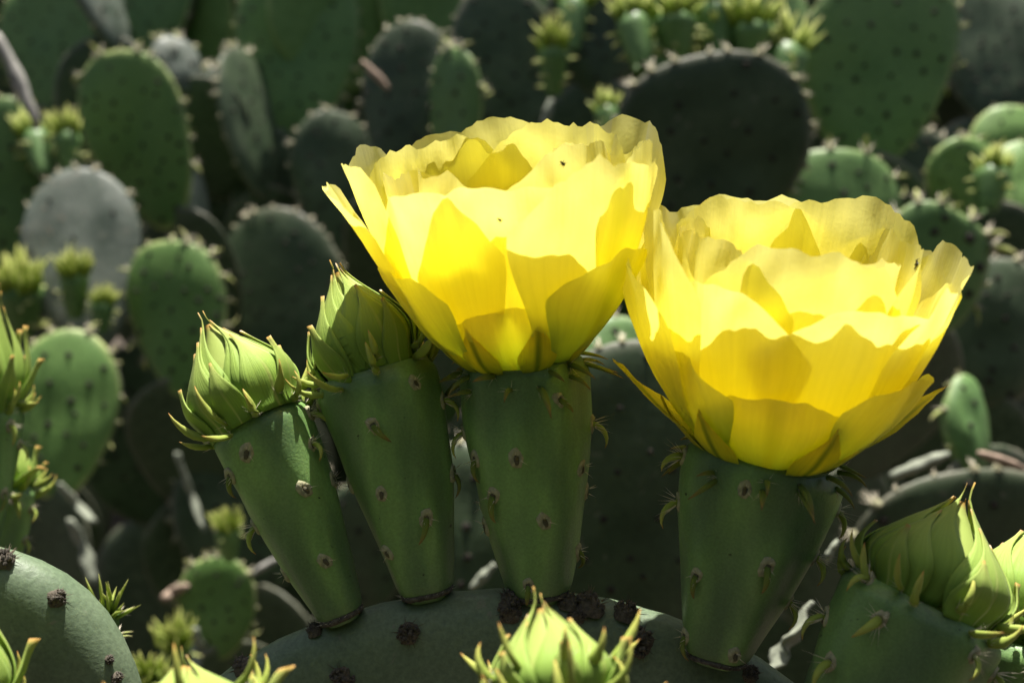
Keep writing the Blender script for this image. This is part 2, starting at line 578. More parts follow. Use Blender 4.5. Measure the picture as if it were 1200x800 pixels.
def pad_mesh(name, L, W, T, seed, mat, egg=0.2, bend=0.0, nphi=40, nr=10, wob=0.03, full=3.2):
    S = pad_shape(L, W, T, seed, egg, bend, nphi, nr, wob, full)
    rhos = [math.sin(k / nr * math.pi / 2) for k in range(1, nr)] + [math.sin((nr - 0.5) / nr * math.pi / 2), 1.0]
    vs, fs = [], []
    rings = [(-1, r) for r in rhos[:-1]] + [(-1, 1.0)] + [(1, r) for r in reversed(rhos[:-1])]
    ed = []
    for side, rho in rings:
        for i in range(nphi):
            q = 2 * math.pi * i / nphi
            vs.append(S(q, rho, side))
            ed.append(sstep(0.935, 1.0, rho) * min(1, max(0.1, 0.55 + 0.9 * noise.noise(V((math.cos(q) * 3, math.sin(q) * 3, seed))))))  # rim mask for the pale, painted-lit band
    for j in range(len(rings) - 1):
        for i in range(nphi):
            i2 = (i + 1) % nphi
            fs.append((j * nphi + i, j * nphi + i2, (j + 1) * nphi + i2, (j + 1) * nphi + i))
    a = len(vs); vs.append(S(0, 0, -1))
    b = len(vs); vs.append(S(0, 0, 1))
    e = (len(rings) - 1) * nphi
    for i in range(nphi):
        i2 = (i + 1) % nphi
        fs.append((a, i2, i))
        fs.append((b, e + i, e + i2))
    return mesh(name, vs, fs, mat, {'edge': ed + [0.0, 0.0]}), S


def surf_frame(S, phi, rho, side):
    h = 0.02
    p = S(phi, rho, side)
    if rho > 0.97:
        c = S(0, 0, side)
        nrm = (p - c)
        nrm.y *= 0.2
        t = S(phi + h, rho, side) - S(phi - h, rho, side)
        nrm = (nrm - t * (nrm.dot(t) / t.length_squared)).normalized()
    else:
        a = S(phi, rho + h, side) - S(phi, rho - h, side)
        b = S(phi + h, rho, side) - S(phi - h, rho, side)
        nrm = a.cross(b).normalized()
        if nrm.y * side < 0:
            nrm = -nrm
    y = V((0, 0, 1))
    y = y - nrm * y.dot(nrm)
    if y.length < 1e-3:
        y = V((1, 0, 0))
    y.normalize()
    x = y.cross(nrm)
    m = Matrix((x, y, nrm)).transposed().to_4x4()
    m.translation = p
    return m


def face_spots(L, W, step, rg, jit=0.26):
    """staggered areole rows on a pad face, as (phi, rho) in the egg coordinates"""
    out_ = []
    row = 0
    z = step * 0.6
    while z < L:
        x = -W + (row % 2) * step * 0.5
        while x < W:
            xx, zz = x + rg.uniform(-jit, jit) * step, z + rg.uniform(-jit, jit) * step
            # invert approximately
            zc = (zz - L / 2) / (L / 2)
            for it in range(1):
                phi = math.atan2(xx / (W / 2), zc)
                rho = math.hypot(xx / (W / 2) / (1 + 0.2 * math.cos(phi)), zc)
            if rho < 0.9:
                out_.append((phi, rho))
            x += step
        z += step * 0.72
        row += 1
    return out_


PADN = [0]


def make_pad(label, base, top, d, width, mat='pad_green', yaw=0, d_top=None, T=0.019, egg=0.2, bend=0.0, areoles=0.030, rim='leaf',
             group=None, both=False, wob=0.09, support=True, ascale=1.1, rimstep=0.019, full=3.2):
    """a pad between two pixels of the photograph; width in pixels as seen"""
    PADN[0] += 1
    seed = PADN[0] * 1.37
    rg = random.Random(PADN[0])
    if mat in ('pad_green', 'pad_grey_shade', 'pad_young') and d_top is None:
        d_top = d + rg.uniform(-0.025, 0.03)
        bend = bend or rg.uniform(-0.1, 0.1)
    b, t = P(*base, d), P(*top, d_top or d)
    L = (t - b).length
    W = m_of(width, d) / max(0.3, math.cos(R(yaw)))
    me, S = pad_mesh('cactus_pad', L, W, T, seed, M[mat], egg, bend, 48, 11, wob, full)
    fr = frame(b, t - b) @ Matrix.Rotation(R(yaw), 4, 'Z')
    o = obj('cactus_pad', me)
    o.matrix_world = fr
    tag(o, label, 'cactus pad', group)
    if areoles:
        for phi, rho in face_spots(L, W, areoles, rg):
            a = obj('areole', AB[rg.randrange(2)], o, surf_frame(S, phi, rho, -1) @ Matrix.Rotation(rg.uniform(0, 6), 4, 'Z') @ Matrix.Scale(ascale * rg.uniform(0.8, 1.2), 4))
    if rim:
        src = AR if rim == 'leaf' else ARB
        nrim = max(8, int(math.pi * (L + W) / 2 / rimstep))
        for k in range(nrim):
            phi = 2 * math.pi * (k + rg.uniform(-0.3, 0.3)) / nrim
            if abs(((phi + math.pi) % (2 * math.pi)) - math.pi) < 2.3:
                obj('areole', src[rg.randrange(len(src))], o, surf_frame(S, phi, 1.0, -1) @ Matrix.Rotation(rg.uniform(0, 6), 4, 'Z') @ Matrix.Scale(1.15 * ascale * rg.choice([0.45, 0.6, 0.8, 1.0, 1.25]), 4))
    if support:
        SUPPORTS.append((b, (t - b).normalized(), W))
    return o, S, fr


SUPPORTS = []

# the large pad that carries the flowers, and its corky areoles
pad, S, fr = make_pad('broad grey-green pad whose rim carries the two yellow flowers and two buds', (592, 1500), (582, 692), 0.316, 940, 'pad_main', 0, 0.301, 0.025,
                      egg=0.06, areoles=0, rim=None, wob=0.0, full=14)
inv = fr.inverted()


def on_pad(S, fr, px, py):
    """phi, rho on the pad's face that show at a pixel"""
    best = None
    for i in range(120):
        for j in range(2, 31):
            phi, rho = -1.3 + 2.6 * i / 119, j / 30
            q = fr @ S(phi, rho, -1) - EYE
            dd = q.dot(FWD)
            x, y = 600 + q.dot(RGT) / dd * FPX, 400 - q.dot(UPV) / dd * FPX
            e = (x - px) ** 2 + (y - py) ** 2
            if best is None or e < best[0]:
                best = (e, phi, rho)
    return best[1], best[2]


for k, (px, py, sc) in enumerate([(480, 734, 1.0), (595, 722, 1.05), (693, 702, 1.25), (736, 704, 1.1), (750, 757, 1.3), (662, 697, 0.9), (597, 694, 1.0),
                                  (585, 790, 1.0), (400, 800, 1.0), (372, 722, 0.75), (286, 768, 0.9), (676, 716, 0.8), (880, 796, 0.8)]):
    phi, rho = on_pad(S, fr, px, py)
    obj('areole', AC[k % 3], pad, surf_frame(S, phi, min(rho, 0.99), -1) @ Matrix.Rotation(k * 1.3, 4, 'Z') @ Matrix.Scale(sc, 4))

# pad at the lower corner, rim lit
padl, Sl, frl = make_pad('smooth blue-grey pad with sunlit rim and pinkish corky knob, near the pointed yellow-green bud tips', (-60, 1180), (-18, 640), 0.314, 400, 'pad_main', 2, 0.284, 0.023,
                         egg=0.1, areoles=0, rim=None, wob=0.0, full=14)
for k, (px, py, sc) in enumerate([(10, 652, 0.9), (72, 690, 0.75), (136, 796, 0.5), (135, 770, 0.4)]):
    phi, rho = on_pad(Sl, frl, px, py)
    obj('areole', AC[k % 3], padl, surf_frame(Sl, phi, min(rho, 0.99), -1) @ Matrix.Rotation(k * 1.3, 4, 'Z') @ Matrix.Scale(sc, 4))


# ------------------------------------------------------------------ fruits
def fruit_part(root, base, top, bend, rb, rt, spots, mat, seed, hooks=(), flat=0.9):
    """the green fruit under a bud or flower: a swollen cone along a curved axis; spots = (angle, t, kind)"""
    inv_ = root.matrix_world.inverted()
    b, t = inv_ @ base, inv_ @ top
    c = (b + t) / 2 + inv_.to_3x3() @ bend
    axis = lambda u: b * (1 - u) ** 2 + c * 2 * u * (1 - u) + t * u * u
    right = inv_.to_3x3() @ RGT
    sp = [(R(a), u) for a, u, k in spots]

    def S(phi, u, out_=0.0):
        e = 0.01
        z = (axis(min(1, u + e)) - axis(max(0, u - e))).normalized()
        x = (right - z * right.dot(z)).normalized()
        y = z.cross(x)                     # away from the camera
        k = u ** 0.84
        r = lerp(rb * 0.9, rt, k) * (1 + 0.04 * math.sin(math.pi * u))
        r *= 1 - 0.13 * sstep(0.93, 1.0, u) - 0.28 * (1 - sstep(0.0, 0.06, u))
        rid = 0.0
        for a, su in sp:
            da = (phi - a + math.pi) % (2 * math.pi) - math.pi
            rid += math.exp(-(da / 0.32) ** 2 - ((u - su) / (0.16 if u > su else 0.24)) ** 2)
        r *= 1 + 0.085 * min(1.2, rid) + 0.022 * math.cos(5 * phi + seed + 1.5 * u) + 0.012 * noise.noise(V((math.cos(phi) * 2, math.sin(phi) * 2 + seed, u * 4)))
        return axis(u) + (x * math.sin(phi) - y * math.cos(phi) * flat) * (r + out_), rid

    nphi, nu = 56, 40
    vs, rd, fs = [], [], []
    us = [k / (nu - 1) for k in range(nu)]
    for u in us:
        for i in range(nphi):
            p, q = S(2 * math.pi * i / nphi, u)
            vs.append(p); rd.append(q)
    # shallow cup on top
    for k, (sc, dz) in enumerate([(0.82, -0.0004), (0.5, -0.0015), (0.1, -0.002)]):
        z = (axis(1.0) - axis(0.98)).normalized()
        for i in range(nphi):
            p, q = S(2 * math.pi * i / nphi, 1.0)
            vs.append(axis(1.0) + (p - axis(1.0)) * sc + z * dz); rd.append(0.3)
    for j in range(nu + 2):
        for i in range(nphi):
            i2 = (i + 1) % nphi
            fs.append((j * nphi + i, j * nphi + i2, (j + 1) * nphi + i2, (j + 1) * nphi + i))
    o = obj('fruit', mesh('fruit', vs, fs, M[mat], {'ridge': rd}), root)
    rg = random.Random(int(seed * 10))
    for k, (a, u, kind) in enumerate(spots):
        phi = R(a)
        p, _ = S(phi, u)
        q1, _ = S(phi + 0.05, u)
        q2, _ = S(phi, min(1, u + 0.02))
        tx, ty = (q1 - p).normalized(), (q2 - p).normalized()
        nn = tx.cross(ty).normalized()
        if nn.dot(p - axis(u)) < 0:
            nn = -nn
        ty = (ty - nn * ty.dot(nn)).normalized()
        m = Matrix((ty.cross(nn), ty, nn)).transposed().to_4x4()
        m.translation = p
        src = AH if kind == 'h' else AF
        obj('areole', src[rg.randrange(len(src))], o, m @ Matrix.Rotation(rg.uniform(-0.5, 0.5), 4, 'Z') @ Matrix.Scale(rg.uniform(1.2, 1.6), 4))
    # ring of corky scar where the fruit joins the pad
    mb = MB()
    ring = []
    for i in range(29):
        p, _ = S(2 * math.pi * i / 28, 0.03, 0.0002)
        ring.append(p)
    mb.tube(ring, [0.0009 * (1 + 0.5 * noise.noise(V((i * 0.9, seed, 0)))) for i in range(29)], 7, 0, False)
    for i in range(0, 28):
        if rg.random() < 0.6:
            dd = (ring[i] - axis(0.03)).normalized()
            mb.spike(ring[i], dd + V((rg.uniform(-.4, .4), rg.uniform(-.4, .4), rg.uniform(0, .8))), rg.uniform(0.001, 0.003), 0.00012, 1)
    obj('scar_ring', mb.build('scar_ring', [M['cork'], M['spine']]), o)
    return S, axis


def ring_bracts(root, hm, z0, radius, cnt, ln, r, mat, seed, lift=(0.6, 1.4), curl=(0.3, 1.8), skip=None, up=1):
    """hooked little leaves round the base of a bud or flower (root local frame, axis +Z)"""
    rg = random.Random(seed)
    for k in range(cnt):
        az = 2 * math.pi * (k + rg.uniform(-0.3, 0.3)) / cnt
        mb = MB()
        hook(mb, ln * rg.uniform(0.7, 1.2), r * rg.uniform(0.8, 1.15), 0.0, rg.uniform(*curl) * up, 0, 0, n=9)
        spines(mb, rg, 5, 0.004, 0.00009, 1.2, 1)
        me = mb.build('bract', [M[mat], M['spine']])
        out_ = V((math.cos(az), math.sin(az), 0))
        l_ = rg.uniform(*lift)
        zz = (out_ * math.sin(l_) + V((0, 0, 1)) * math.cos(l_)).normalized()
        tang = V((-math.sin(az), math.cos(az), 0))
        yy = zz.cross(-tang)
        if yy.z < 0:
            yy = -yy
        xx = yy.cross(zz)
        m = Matrix((xx, yy, zz)).transposed().to_4x4()
        m.translation = out_ * (radius * rg.uniform(0.95, 1.03)) + V((0, 0, z0 + rg.uniform(-0.0012, 0.0012)))
        obj('bract', me, root, hm @ m)


# ------------------------------------------------------------------ buds
def bud_profile(x):
    pts = [(0, 0.84), (0.12, 0.95), (0.25, 1.0), (0.42, 0.86), (0.6, 0.6), (0.76, 0.34), (0.9, 0.14), (1.0, 0.04)]
    for (a, fa), (b, fb) in zip(pts, pts[1:]):
        if x <= b:
            t_ = (x - a) / (b - a)
            return fa + (fb - fa) * t_
    return 0.05


def smooth_profile(x):
    return sum(bud_profile(min(1, max(0, x + o_))) for o_ in (-0.06, -0.03, 0, 0.03, 0.06)) / 5


def sepal_mesh(rg, H, Rm, h0, h1, half, az, off, flare, mat='bud_sepal', thick=0.00045, twist=0.0):
    """one overlapping scale leaf of a bud, lying on the bud's surface and ending in a point"""
    nu, nv = 9, 16
    pts, al, ac = [], [], []
    for j in range(nv):
        v = j / (nv - 1)
        h = lerp(h0, h1, v)
        wdt = half * (0.75 + 0.5 * math.sin(math.pi * min(1, v * 1.25)) * 0.7) * (1 - v ** 1.9) + 0.003
        for i in range(nu):
            u = -1 + 2 * i / (nu - 1)
            a = az + u * wdt + twist * v
            r = Rm * smooth_profile(min(1, h)) * (1 + off)
            r += 0.0005 * (1 - abs(u)) ** 1.6 * math.sin(math.pi * min(1, v * 1.1))       # keel
            r += 0.0002 * (abs(u) ** 3) * math.sin(math.pi * v)                          # free edges lift
            r += flare * (v ** 3) * Rm * (1 - 0.25 * abs(u))
            z = h * H
            if h > 1:
                r = Rm * 0.05 * (1 + off) + flare * (v ** 3) * Rm
            pts.append(V((math.cos(a) * r, math.sin(a) * r, z)))
            al.append(v); ac.append(u)
    fs = []
    for j in range(nv - 1):
        for i in range(nu - 1):
            fs.append((j * nu + i, j * nu + i + 1, (j + 1) * nu + i + 1, (j + 1) * nu + i))
    return mesh('sepal', pts, fs, M[mat], {'along': al, 'across': ac})


def make_bud(label, base, mid, apex, d, rb, rt, bud_r, spots, seed, bend=(0, 0), mat='fruit', d_apex=0.0, group='flower buds on green fruits', bulge=0.0, rings=2, flare=0.13, ring_up=0.0, dm=0.0):
    """fruit from base to mid, bud from mid to apex; all pixels of the photograph"""
    rg = random.Random(seed)
    b, m_, a = P(*base, d), P(*mid, d + dm), P(*apex, d + dm + d_apex)
    root = empty('cactus_bud', Matrix.Translation(b))
    tag(root, label, 'cactus bud', group)
    bpy.context.view_layer.update()
    rbm, rtm, Rm = m_of(rb, d), m_of(rt, d), m_of(bud_r, d)
    fruit_part(root, b, m_, RGT * m_of(bend[0], d) - UPV * m_of(bend[1], d), rbm, rtm, spots, mat, seed)
    H = (a - m_).length
    head = frame(m_, a - m_)
    inv_ = root.matrix_world.inverted()
    hl = inv_ @ head
    # core
    mb = MB()
    pts = []
    for j in range(15):
        h = j / 14
        for i in range(20):
            q = 2 * math.pi * i / 20
            r = Rm * 0.93 * smooth_profile(h)
            pts.append(V((math.cos(q) * r, math.sin(q) * r, h * H * 0.97 - 0.001)))
    mb.grid(pts, 20, 15, [k // 20 / 14 for k in range(300)], True)
    core = obj('bud_core', mb.build('bud_core', M['bud_sepal']), root, hl)
    # scale leaves in three whorls
    q0 = rg.uniform(0, 6)
    for w_, (cnt, h0, h1, half, off, fl) in enumerate([(4, -0.06, 1.08, 0.85, 0.0, 0.01), (4, -0.09, 0.97, 0.72, 0.05, 0.03), (5, -0.09, 0.74, 0.46, 0.11, flare), (6, -0.10, 0.50, 0.30, 0.16, flare * 1.9)]):
        for k in range(cnt):
            az = q0 + 2 * math.pi * (k + 0.5 * (w_ % 2) + rg.uniform(-0.18, 0.18)) / cnt + w_ * 0.35
            me = sepal_mesh(rg, H, Rm, h0, h1 * rg.uniform(0.88, 1.08), half * rg.uniform(0.85, 1.15), az, off, fl * rg.uniform(0.3, 1.8), twist=rg.uniform(-0.04, 0.04))
            s_ = obj('sepal', me, root, hl)
            md = s_.modifiers.new('thickness', 'SOLIDIFY'); md.thickness = 0.0004; md.offset = 1
    for k in range(rings):
        ring_bracts(root, hl, ring_up * H * (1 if k == 0 else 0.55) - 0.0005 - 0.003 * k, max(Rm * (0.95 + 0.05 * k), rtm * 0.9), 9, 0.0118, 0.0016, 'bract', seed + k, (0.8, 1.7), (0.2, 2.1))
    return root


# ------------------------------------------------------------------ flowers
def petal_mesh(L, W, a0, a1, r0, h0, seed, tip='ragged', cup=1.0, ruffle=1.0, curl=0.0, mat='petal', bulge=0.48, name='petal'):
    """one petal in its flower's frame: leaves the base at azimuth 0 (+X) and rises along +Z.
    a0, a1: angle from the axis at base and tip; cup: how closely it follows the bowl's curve"""
    nu, nv = 37, 34
    rg = random.Random(seed)
    s0 = rg.uniform(0, 100)
    # centre line
    rr, hh, th = [r0], [h0], [R(a0)]
    steps = nv - 1
    for j in range(1, nv):
        v = j / steps
        a = lerp(R(a0), R(a1), v ** bulge) + R(curl) * max(0, (v - 0.72) / 0.28) ** 2
        th.append(a)
        rr.append(rr[-1] + L / steps * math.sin(a))
        hh.append(hh[-1] + L / steps * math.cos(a))
    pts, al, ac = [], [], []
    f1, f2 = rg.uniform(2.0, 3.2), rg.uniform(4, 6.5)
    p1, p2 = rg.uniform(0, 6.28), rg.uniform(0, 6.28)
    for j in range(nv):
        for i in range(nu):
            u = -1 + 2 * i / (nu - 1)
            if tip == 'ragged':
                end = 1 - 0.27 * abs(u) ** 3.2 - 0.05 * noise.noise(V((u * 1.8, s0, 0))) - 0.022 * noise.noise(V((u * 5, s0, 3))) - 0.02 * noise.noise(V((u * 13, s0, 6))) - 0.015 * math.exp(-(u / 0.15) ** 2)
            elif tip == 'round':
                end = 1 - 0.32 * abs(u) ** 2.8 - 0.05 * noise.noise(V((u * 1.5, s0, 0))) - 0.02 * noise.noise(V((u * 6, s0, 0)))
            else:
                end = 1 - 0.52 * abs(u) ** 1.15 + 0.03 * noise.noise(V((u * 4, s0, 0)))
            v = j / steps * end
            jf = v * steps
            j0 = min(steps - 1, int(jf)); ft = jf - j0
            r = lerp(rr[j0], rr[j0 + 1], ft); h = lerp(hh[j0], hh[j0 + 1], ft); a = lerp(th[j0], th[j0 + 1], ft)
            if tip == 'point':
                wp = 0.55 + 0.45 * sstep(0, 0.4, v)
                wp *= 1 - 0.3 * sstep(0.6, 1.0, v)
            else:
                wp = 0.34 + 0.66 * sstep(0.0, 0.72, v)
            s = u * W / 2 * wp
            rho = max(0.006, cup * max(r, 0.008))
            q = max(-1.5, min(1.5, s / rho))
            lat = rho * math.sin(q)
            inw = rho * (1 - math.cos(q))
            ruf = ruffle * (v ** 1.8) * (0.0010 * math.sin(f1 * u * 2 + p1) * (0.5 + 0.6 * abs(u)) + 0.0007 * math.sin(f2 * u * 2 + p2 + v * 2) * sstep(0.5, 1, v) + 0.0022 * noise.noise(V((u * 1.7 + s0, v * 2.2, 1))) + 0.0007 * noise.noise(V((u * 7 + s0, v * 7, 5))))
            inw += ruf
            # normal pointing into the bowl
            nx, nz_ = -math.cos(a), math.sin(a)
            pts.append(V((r + nx * inw, lat, h + nz_ * inw)))
            al.append(v); ac.append(u)
    fs = []
    for j in range(nv - 1):
        for i in range(nu - 1):
            fs.append((j * nu + i, j * nu + i + 1, (j + 1) * nu + i + 1, (j + 1) * nu + i))
    return mesh(name, pts, fs, M[mat], {'along': al, 'across': ac})


def make_flower(label, base, mid, d, rb, rt, spots, seed, axis_tilt, petals, bend=(0, 0), mat='fruit', sc=1.0, dm=0.0, group=None):
    rg = random.Random(seed)
    b, m_ = P(*base, d), P(*mid, d + dm)
    root = empty('cactus_flower', Matrix.Translation(b))
    tag(root, label, 'cactus flower', group)
    bpy.context.view_layer.update()
    fruit_part(root, b, m_, RGT * m_of(bend[0], d) - UPV * m_of(bend[1], d), m_of(rb, d), m_of(rt, d), spots, mat, seed)
    side, toward = axis_tilt               # degrees to the right, degrees towards the camera
    ax = (V((0, 0, 1)) + V((1, 0, 0)) * math.tan(R(side)) + V((0, -1, 0)) * math.tan(R(toward))).normalized()
    fl = root.matrix_world.inverted() @ frame(m_, ax)
    for k, (name, az, L, W, a0, a1, r0, h0, tip, cup, ruf, curl, pm) in enumerate(petals):
        # azimuth: 0 = to the right, 90 = away from the camera, 270 = towards the camera
        me = petal_mesh(L * sc, W * sc, a0, a1, r0 * sc, h0 * sc, seed * 50 + k, tip, cup, ruf, curl, pm, name=name)
        obj(name, me, root, fl @ Matrix.Rotation(R(az), 4, 'Z'))
    # stamens and stigma
    mb = MB()
    for k in range(130):
        q = rg.uniform(0, 6.283); r_ = rg.uniform(0.004, 0.0105)
        lean = rg.uniform(0.1, 0.55); ln = rg.uniform(0.012, 0.02)
        p0 = V((math.cos(q) * r_, math.sin(q) * r_, 0.0))
        o_ = V((math.cos(q), math.sin(q), 0))
        path = [p0, p0 + (o_ * lean * 0.6 + V((0, 0, 1))) * ln * 0.5, p0 + (o_ * lean + V((0, 0, 1))) * ln]
        mb.tube(path, [0.00035, 0.0003, 0.00025], 4, 0)
        mb.dome(path[-1] - V((0, 0, 0.0004)), 0.0007, 0.0007, 0.0013, 2, 5, 0)
    obj('stamens', mb.build('stamens', M['stamen']), root, fl)['kind'] = 'stuff'
    mb = MB()
    mb.tube([V((0, 0, -0.001)), V((0, 0, 0.012)), V((0, 0, 0.024))], [0.0022, 0.0018, 0.0022], 10, 0)
    for k in range(8):
        q = k * math.pi / 4
        o_ = V((math.cos(q), math.sin(q), 0))
        mb.tube([V((0, 0, 0.023)), V((0, 0, 0.026)) + o_ * 0.002, V((0, 0, 0.031)) + o_ * 0.003], [0.001, 0.0011, 0.0005], 6, 0)
    obj('stigma', mb.build('stigma', M['stigma']), root, fl)
    # receptacle below the petals
    mb = MB()
    rt_m = m_of(rt, d)
    pts = []
    for j in range(6):
        for i in range(28):
            q = 2 * math.pi * i / 28
            r_ = lerp(0.74, 0.9, j / 5) * rt_m
            pts.append(V((math.cos(q) * r_ * (1 if j else 0.2), math.sin(q) * r_ * (1 if j else 0.2), -0.002 + 0.0007 * j)))
    mb.grid(pts, 28, 6, None, True)
    obj('receptacle', mb.build('receptacle', M[mat]), root, fl)
    for k in range(2):
        ring_bracts(root, fl, -0.001 - 0.0025 * k, rt_m * (0.9 + 0.05 * k), 10, 0.0105, 0.0013, 'bract_dull', seed + 5 + k, (1.2, 2.0), (-1.3, 0.2))
    return root


CMM = 0.01
# petal rows: name, azimuth, length, width, a0, a1, r0, h0, tip, cup, ruffle, curl, material
F1 = []


def row(F, name, azs, L, W, a0, a1, r0, h0, tip, cup, ruf, curl, pm, seed, jit=1.0):
    rg = random.Random(seed)
    for a in azs:
        F.append((name, a + rg.uniform(-5, 5) * jit, L * rg.uniform(0.94, 1.06), W * rg.uniform(0.92, 1.08), a0 + rg.uniform(-4, 4) * jit, a1 + 4 + rg.uniform(-5, 5) * jit,
                  r0, h0, tip, cup, ruf, rg.uniform(0.3, 1.4) * curl, pm))


# inner whorl, outer whorl, then greenish sepals
row(F1, 'petal', [60, 112], 0.067, 0.062, 64, -2, 0.008, 0.002, 'ragged', 1.25, 1.0, 4, 'petal', 3, 1.4)
row(F1, 'petal', [14, 162], 0.061, 0.058, 66, -5, 0.008, 0.002, 'ragged', 1.25, 1.0, 4, 'petal', 63, 1.4)
row(F1, 'petal', [212, 316], 0.059, 0.056, 66, -4, 0.008, 0.002, 'ragged', 1.15, 1.0, 4, 'petal', 4, 1.4)
row(F1, 'petal', [46, 88, 132], 0.071, 0.062, 76, 0, 0.0105, 0.001, 'ragged', 1.25, 1.2, 6, 'petal', 5, 1.4)
row(F1, 'petal', [-4, 176], 0.067, 0.060, 78, 0, 0.0105, 0.001, 'ragged', 1.25, 1.2, 6, 'petal', 65, 1.2)
row(F1, 'petal', [228], 0.060, 0.046, 76, 4, 0.0105, 0.001, 'round', 1.0, 1.0, 4, 'petal', 26)
row(F1, 'petal', [268], 0.056, 0.056, 76, 2, 0.0105, 0.001, 'round', 0.9, 0.9, 4, 'petal', 6)
row(F1, 'petal', [318], 0.060, 0.058, 75, 2, 0.0105, 0.001, 'ragged', 1.1, 1.0, 4, 'petal_outer', 36)
row(F1, 'petal', [110], 0.066, 0.044, 74, 10, 0.0125, 0.0, 'ragged', 1.2, 1.2, 8, 'petal_outer', 7)
row(F1, 'petal', [190], 0.068, 0.036, 62, 14, 0.0125, 0.0, 'ragged', 1.4, 1.2, 8, 'petal_outer', 7, 0.2)
row(F1, 'petal', [213], 0.040, 0.034, 78, 16, 0.0125, -0.0005, 'round', 0.95, 0.8, 4, 'petal_low', 8)
row(F1, 'petal', [262], 0.027, 0.030, 80, 14, 0.0125, -0.0005, 'round', 0.95, 0.8, 4, 'petal_low', 58)
row(F1, 'petal', [322], 0.040, 0.038, 80, 16, 0.0125, -0.0005, 'round', 0.95, 0.8, 4, 'petal_low', 59)
row(F1, 'sepal', [30, 80, 130, 170, 216, 243, 277, 325], 0.022, 0.011, 80, 14, 0.0138, -0.001, 'point', 1.0, 0.3, 6, 'flower_sepal', 9, 1.5)
make_flower('open yellow flower on upright fruit, one long petal reaching over the bud beside it',
            (632, 705), (612, 422), 0.300, 36, 78,
            [(-58, 0.62, 'f'), (28, 0.84, 'f'), (-12, 0.62, 'f'), (62, 0.55, 'f'), (-42, 0.47, 'f'), (12, 0.36, 'f'), (-82, 0.72, 'h'), (84, 0.72, 'h'), (88, 0.44, 'f'), (-84, 0.33, 'f'),
             (85, 0.2, 'f'), (-15, 0.1, 'f'), (140, 0.5, 'f'), (200, 0.7, 'f'), (250, 0.4, 'f')], 3, (-6, 3), F1, sc=0.985)
F2 = []
row(F2, 'petal', [55, 105], 0.068, 0.062, 62, -3, 0.008, 0.002, 'ragged', 1.25, 1.0, 4, 'petal', 13, 1.4)
row(F2, 'petal', [8, 156], 0.063, 0.058, 64, -6, 0.008, 0.002, 'ragged', 1.25, 1.0, 4, 'petal', 73, 1.4)
row(F2, 'petal', [206, 258, 318], 0.060, 0.056, 64, -4, 0.008, 0.002, 'ragged', 1.15, 1.0, 4, 'petal', 14, 1.6)
row(F2, 'petal', [40, 84, 128], 0.071, 0.062, 75, -1, 0.0105, 0.001, 'ragged', 1.25, 1.2, 6, 'petal', 15, 1.4)
row(F2, 'petal', [-6, 176], 0.067, 0.060, 76, -2, 0.0105, 0.001, 'ragged', 1.25, 1.2, 6, 'petal', 75, 1.2)
row(F2, 'petal', [226], 0.054, 0.048, 76, 2, 0.0105, 0.001, 'round', 1.0, 0.9, 4, 'petal', 16)
row(F2, 'petal', [292], 0.053, 0.060, 77, 3, 0.0105, 0.001, 'round', 0.9, 0.9, 4, 'petal', 46)
row(F2, 'petal', [340], 0.058, 0.048, 74, 6, 0.0105, 0.001, 'ragged', 1.0, 1.0, 4, 'petal_outer', 47)
row(F2, 'petal', [105, 182], 0.064, 0.044, 74, 8, 0.0125, 0.0, 'ragged', 1.2, 1.2, 8, 'petal_outer', 17)
row(F2, 'petal', [208], 0.038, 0.036, 78, 16, 0.0125, -0.0005, 'round', 0.95, 0.9, 4, 'petal_low', 18)
row(F2, 'petal', [254], 0.029, 0.036, 80, 16, 0.0125, -0.0005, 'round', 0.95, 0.9, 4, 'petal_low', 68)
row(F2, 'petal', [318], 0.041, 0.044, 80, 18, 0.0125, -0.0005, 'round', 0.95, 0.9, 4, 'petal_low', 69)
row(F2, 'sepal', [178, 350], 0.040, 0.020, 72, 36, 0.0125, -0.0005, 'point', 1.1, 0.6, 12, 'flower_sepal', 48)
row(F2, 'sepal', [40, 100, 150, 194, 226, 280, 318], 0.024, 0.012, 80, 20, 0.0138, -0.001, 'point', 1.0, 0.3, 6, 'flower_sepal', 19, 1.5)
make_flower('open yellow flower on the leaning fruit, next to the plump greenish bud',
            (838, 778), (898, 534), 0.292, 36, 92,
            [(-20, 0.85, 'f'), (12, 0.55, 'f'), (-48, 0.42, 'f'), (14, 0.1, 'f'), (-82, 0.9, 'h'), (-84, 0.7, 'h'), (82, 0.62, 'h'), (80, 0.38, 'h'), (88, 0.85, 'h'),
             (150, 0.6, 'f'), (210, 0.4, 'f'), (-70, 0.12, 'f')], 4, (5, 3), F2, bend=(-8, 4), mat='fruit_dark', sc=1.02)

# ------------------------------------------------------------------ foreground buds
make_bud('unopened green bud on the slanting fruit, farthest from the flowers on the flower-bearing pad', (404, 728), (298, 486), (240, 374), 0.299, 27, 60, 59,
         [(-12, 0.86, 'f'), (30, 0.62, 'f'), (-48, 0.8, 'f'), (-80, 0.55, 'h'), (-82, 0.3, 'f'), (20, 0.3, 'f'), (62, 0.78, 'h'), (80, 0.9, 'h'), (84, 0.6, 'f'), (150, 0.5, 'f'), (220, 0.6, 'f')],
         21, (4, 0), d_apex=0.004)
make_bud('unopened green bud touching the open flower, a yellow petal hanging over its tip', (502, 702), (438, 432), (393, 312), 0.301, 33, 70, 57,
         [(-8, 0.78, 'f'), (-20, 0.5, 'f'), (24, 0.36, 'f'), (-80, 0.9, 'h'), (-84, 0.55, 'f'), (84, 0.5, 'f'), (80, 0.8, 'h'), (40, 0.9, 'f'), (-40, 0.25, 'f'), (150, 0.5, 'f'), (220, 0.6, 'f')],
         22, (6, 0), d_apex=0.004)
